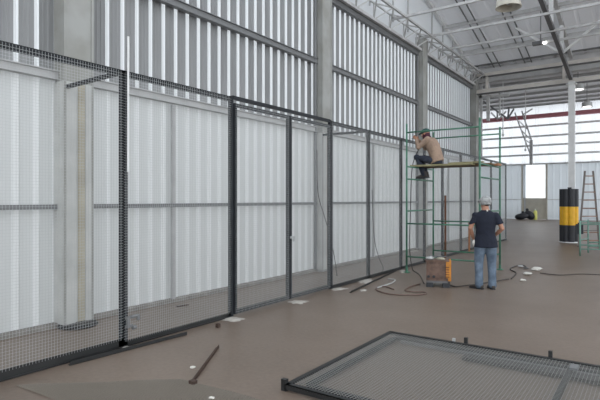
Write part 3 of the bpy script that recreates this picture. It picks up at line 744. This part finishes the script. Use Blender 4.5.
def shoe(fig, ankle, yaw, pitch, name, m, ln=.27):
    R = Matrix.Rotation(yaw, 3, 'Z') @ Matrix.Rotation(pitch, 3, 'X'); a = Vector(ankle); mb = MB(); rg = []
    for y, w_, h_, zc in ((-.075, .03, .035, -.045), (-.06, .038, .05, -.035), (-.0, .042, .055, -.03), (.06, .044, .042, -.043), (.12, .049, .032, -.052), (.165, .044, .026, -.058), (.19, .025, .018, -.062)):
        rg.append((a + R @ V(0, y, zc), R @ V(w_, 0, 0), R @ V(0, 0, h_)))
    mb.loft(rg); mb.loft([(a + R @ V(0, -.01, -.04), V(.045, 0, 0), V(0, .05, 0)), (a + V(0, -.01, .06), V(.05, 0, 0), V(0, .055, 0))])
    o = fig.make(mb, name, m, .012, 2)
    ms = MB()
    ms.prism([(x, y) for x, y in ((-.03, -.08), (.03, -.08), (.044, -.04), (.04, .04), (.052, .11), (.045, .17), (.015, .2), (-.015, .2), (-.045, .17), (-.052, .11), (-.04, .04), (-.044, -.04))], -.092, -.074)
    ms.v = [tuple(a + R @ Vector(v)) for v in ms.v]
    s = fig.make(ms, 'sole', M['black'], smooth=False); s.parent = o

# ---- standing man, seen from behind
mp = fl(485.5, 289); face = math.atan2(-(-.42), .95)
R0 = bpy.data.objects.new('person', None); C.objects.link(R0); R0.location = mp; R0.rotation_euler = (0, 0, math.radians(22)); R0.scale = (1.02, 1.02, .975)
tag(R0, 'man standing with back turned in navy t-shirt and blue jeans', 'person')
fg = Fig(R0)
aL, aR = V(-.11, .0, .092), V(.12, .03, .092); kL, kR = V(-.11, .035, .49), V(.112, .05, .49); hL, hR = V(-.088, 0, .88), V(.088, 0, .88)
sL, sR = V(-.17, -.01, 1.4), V(.17, -.01, 1.4); eL, eR = V(-.265, -.04, 1.14), V(.275, -.05, 1.14); wL, wR = V(-.2, .1, .95), V(.175, .13, 1.0)
HR = Matrix.Rotation(math.radians(28), 3, 'Z') @ Matrix.Rotation(math.radians(-8), 3, 'X'); hc = V(-.005, .035, 1.605)
b = MB()
torso = [(V(0, 0, .80), (.13, .09)), (V(0, 0, .88), (.165, .115)), (V(0, 0, 1.0), (.15, .105)), (V(0, 0, 1.1), (.145, .1)), (V(0, .005, 1.26), (.17, .115)), (V(0, 0, 1.36), (.16, .095)), (V(0, -.005, 1.43), (.1, .07)), (V(0, 0, 1.5), (.06, .06)), (V(0, .02, 1.58), (.055, .058))]
b.loft([(p, V(a, 0, 0), V(0, c_, 0)) for p, (a, c_) in torso]); head(b, hc, HR)
for h_, k_, a_ in ((hL, kL, aL), (hR, kR, aR)): limb(b, [h_, (h_ + k_) / 2, k_, k_ * .6 + a_ * .4 + V(0, -.02, 0), a_], [.082, .07, .052, .05, .036])
for s_, e_, w_ in ((sL, eL, wL), (sR, eR, wR)): limb(b, [s_ + V(0, 0, -.02), (s_ + e_) / 2, e_, e_ * .6 + w_ * .4, w_], [.045, .046, .039, .039, .027])
hand(b, wL, V(.25, .35, -.9), V(.9, .3, .3), V(.1, .9, .3), .45); hand(b, wR, V(-.75, .45, .05), V(-.35, -.8, -.1), V(0, .1, 1), .5)
fg.make(b, 'body', M['skin'], .0085, 3)
sh = MB(); ts = [(V(0, 0, .785), (.212, .148)), (V(0, 0, .9), (.2, .14)), (V(0, 0, 1.03), (.168, .122)), (V(0, 0, 1.12), (.166, .12)), (V(0, .005, 1.27), (.188, .13)), (V(0, -.002, 1.375), (.188, .112)), (V(0, -.006, 1.445), (.13, .088)), (V(0, -.004, 1.485), (.075, .075))]
sh.loft([(p, V(a, 0, 0), V(0, c_, 0)) for p, (a, c_) in ts])
for s_, e_ in ((sL, eL), (sR, eR)): sh.loft([(s_ + V(0, 0, -.01), V(.058, 0, .03), V(0, .064, 0)), (s_ * .6 + e_ * .4, V(.06, 0, .02), V(0, .063, 0)), (s_ * .33 + e_ * .67, V(.064, 0, .02), V(0, .066, 0))]); sh.ell(s_ + V(0, 0, -.012), (.066, .07, .06))
fg.make(sh, 't_shirt', M['navy'], .011, 4)
je = MB(); je.loft([(V(0, 0, .8), V(.16, 0, 0), V(0, .12, 0)), (V(0, 0, .87), V(.178, 0, 0), V(0, .128, 0)), (V(0, 0, .93), V(.172, 0, 0), V(0, .124, 0))])
for h_, k_, a_ in ((hL, kL, aL), (hR, kR, aR)): limb(je, [h_, h_ * .6 + k_ * .4, k_, k_ * .5 + a_ * .5 + V(0, -.012, 0), a_ + V(0, -.005, -.02)], [.108, .098, .078, .07, .072])
fg.make(je, 'jeans', M['jeans'], .011, 3)
shoe(fg, aL, math.radians(48), 0, 'shoe', M['boot']); shoe(fg, aR, math.radians(10), 0, 'shoe', M['boot'])
cp = MB(); q = lambda *a: hc + HR @ Vector(a)
cp.ell(q(0, -.018, .045), (.104, .125, .1), 20, 14, HR); cp.loft([(q(0, .05, .065), HR @ V(.08, 0, 0), HR @ V(0, 0, .014)), (q(0, .12, .06), HR @ V(.075, 0, 0), HR @ V(0, 0, .01)), (q(0, .165, .048), HR @ V(.045, 0, 0), HR @ V(0, 0, .007))])
cp.loft([(q(0, -.03, -.03), HR @ V(.09, 0, 0), HR @ V(0, .095, 0)), (q(0, -.02, .05), HR @ V(.104, 0, 0), HR @ V(0, .122, 0))])
fg.make(cp, 'cap', M['cap'], .009, 2); eyes(fg, hc, HR)
hm = MB(); hm.ell(q(0, -.06, -.01), (.066, .045, .045), 14, 10, HR); fg.make(hm, 'hair', M['hair'])
tg = MB(); tg.box((.02, -.083, 1.478), (.022, .008, .032)); fg.make(tg, 'collar_tag', M['paper'], smooth=False)
rg = MB(); rg.ell((-.2, -.02, .86), (.028, .03, .07), 8, 6); o = fg.make(rg, 'rag', M['paper']); o['label'] = 'white rag at the hip'

# ---- welder sitting on the planks, facing the fence
R1 = bpy.data.objects.new('person', None); C.objects.link(R1); R1.location = (-4.13, 11.42, 2.44); R1.rotation_euler = (0, 0, math.radians(90))
tag(R1, 'person sitting on the scaffold planks welding, tan shirt, green cap', 'person')
fg = Fig(R1)
hips = (V(-.09, .03, .1), V(.09, .03, .1)); kn = (V(-.12, .44, .2), V(.1, .43, .19)); an = (V(-.11, .27, -.2), V(.09, .29, -.2))
sho = (V(-.18, .15, .6), V(.18, .15, .6)); elb = (V(-.25, .34, .42), V(.23, .36, .44)); wri = (V(-.1, .45, .62), V(.07, .47, .63))
HR = Matrix.Rotation(math.radians(-16), 3, 'X'); hc = V(0, .265, .745)
b = MB(); tilt = V(0, .9, -.35).normalized()
tor = [(V(0, -.0, .08), (.165, .12)), (V(0, .0, .18), (.15, .11)), (V(0, .03, .3), (.145, .105)), (V(0, .08, .44), (.165, .11)), (V(0, .13, .56), (.17, .095)), (V(0, .165, .62), (.1, .07)), (V(0, .2, .66), (.058, .056)), (V(0, .235, .72), (.055, .056))]
b.loft([(p, V(a, 0, 0), tilt * c_) for p, (a, c_) in tor]); head(b, hc, HR)
for i in (0, 1):
    limb(b, [hips[i], (hips[i] + kn[i]) / 2, kn[i], kn[i] * .6 + an[i] * .4, an[i]], [.085, .072, .054, .05, .038])
    limb(b, [sho[i], (sho[i] + elb[i]) / 2, elb[i], elb[i] * .6 + wri[i] * .4, wri[i]], [.055, .046, .04, .039, .028])
hand(b, wri[0], V(.15, .6, .75), V(.9, .2, -.2), V(0, .6, -.7) * -1, .6); hand(b, wri[1], V(-.1, .75, .6), V(-.9, .1, 0), V(0, -.5, .8), .6)
fg.make(b, 'body', M['skin_dark'], .0085, 3)
sh = MB(); sh.loft([(p, V(a * 1.16 + .012, 0, 0), tilt * (c_ * 1.28 + .015)) for p, (a, c_) in [(V(0, -.015, .06), (.165, .12))] + tor[1:6]] + [(V(0, .185, .645), V(.075, 0, 0), tilt * .072)])
for i in (0, 1): limb(sh, [sho[i], (sho[i] + elb[i]) / 2, elb[i], elb[i] * .5 + wri[i] * .5, elb[i] * .08 + wri[i] * .92], [.075, .066, .06, .054, .042])
fg.make(sh, 'work_shirt', M['khaki'], .011, 3)
tr = MB(); tr.loft([(V(0, -.0, .03), V(.165, 0, 0), V(0, .125, 0)), (V(0, .0, .1), V(.18, 0, 0), V(0, .135, 0)), (V(0, .0, .16), V(.165, 0, 0), V(0, .125, 0))])
for i in (0, 1): limb(tr, [hips[i], (hips[i] + kn[i]) / 2, kn[i], (kn[i] + an[i]) / 2 + V(0, -.015, 0), an[i] + V(0, 0, -.01)], [.1, .09, .073, .066, .06])
fg.make(tr, 'trousers', M['trousers'], .011, 3)
for i in (0, 1): shoe(fg, an[i], math.radians(6 if i == 0 else -6), math.radians(-6), 'boot', M['boot'])
q = lambda *a: hc + HR @ Vector(a)
cp = MB(); cp.ell(q(0, -.01, .062), (.09, .112, .078), 20, 14, HR); cp.loft([(q(0, .05, .065), HR @ V(.078, 0, 0), HR @ V(0, 0, .013)), (q(0, .13, .055), HR @ V(.07, 0, 0), HR @ V(0, 0, .009)), (q(0, .17, .04), HR @ V(.04, 0, 0), HR @ V(0, 0, .007))])
fg.make(cp, 'cap', M['green_cap'], .009, 2); eyes(fg, hc, HR)
sc = MB(); sc.loft([(q(0, -.03, -.13), HR @ V(.085, 0, 0), HR @ V(0, .085, 0)), (q(0, -.01, -.09), HR @ V(.09, 0, 0), HR @ V(0, .1, 0)), (q(0, -.01, -.03), HR @ V(.086, 0, 0), HR @ V(0, .092, 0)), (q(0, -.025, .01), HR @ V(.083, 0, 0), HR @ V(0, .085, 0))])
o = fg.make(sc, 'neck_cloth', M['scarf'], .011, 3)
eh = thing('electrode_holder', 'dark welding torch held by the welder towards the fence rail', 'welding torch', (-4.68, 11.42, 3.12))
MB().tube([(-4.6, 11.42, 3.06), (-4.68, 11.42, 3.12)], .018, 10).build('grip', M['black'], eh)
MB().tube([(-4.68, 11.42, 3.12), (-4.76, 11.43, 3.1)], .006, 8).build('rod', M['steel_dark'], eh)
cable('black torch cable dropping from the welder\'s hand down to the floor', [(-4.6, 11.42, 3.06), (-4.56, 11.4, 2.85), (-4.68, 11.3, 2.4), (-4.68, 11.2, 1.4), (-4.66, 11.1, .5), (-4.5, 10.9, .02), (-4.1, 10.3, .02), fl(424, 283.5, .02)], .011)
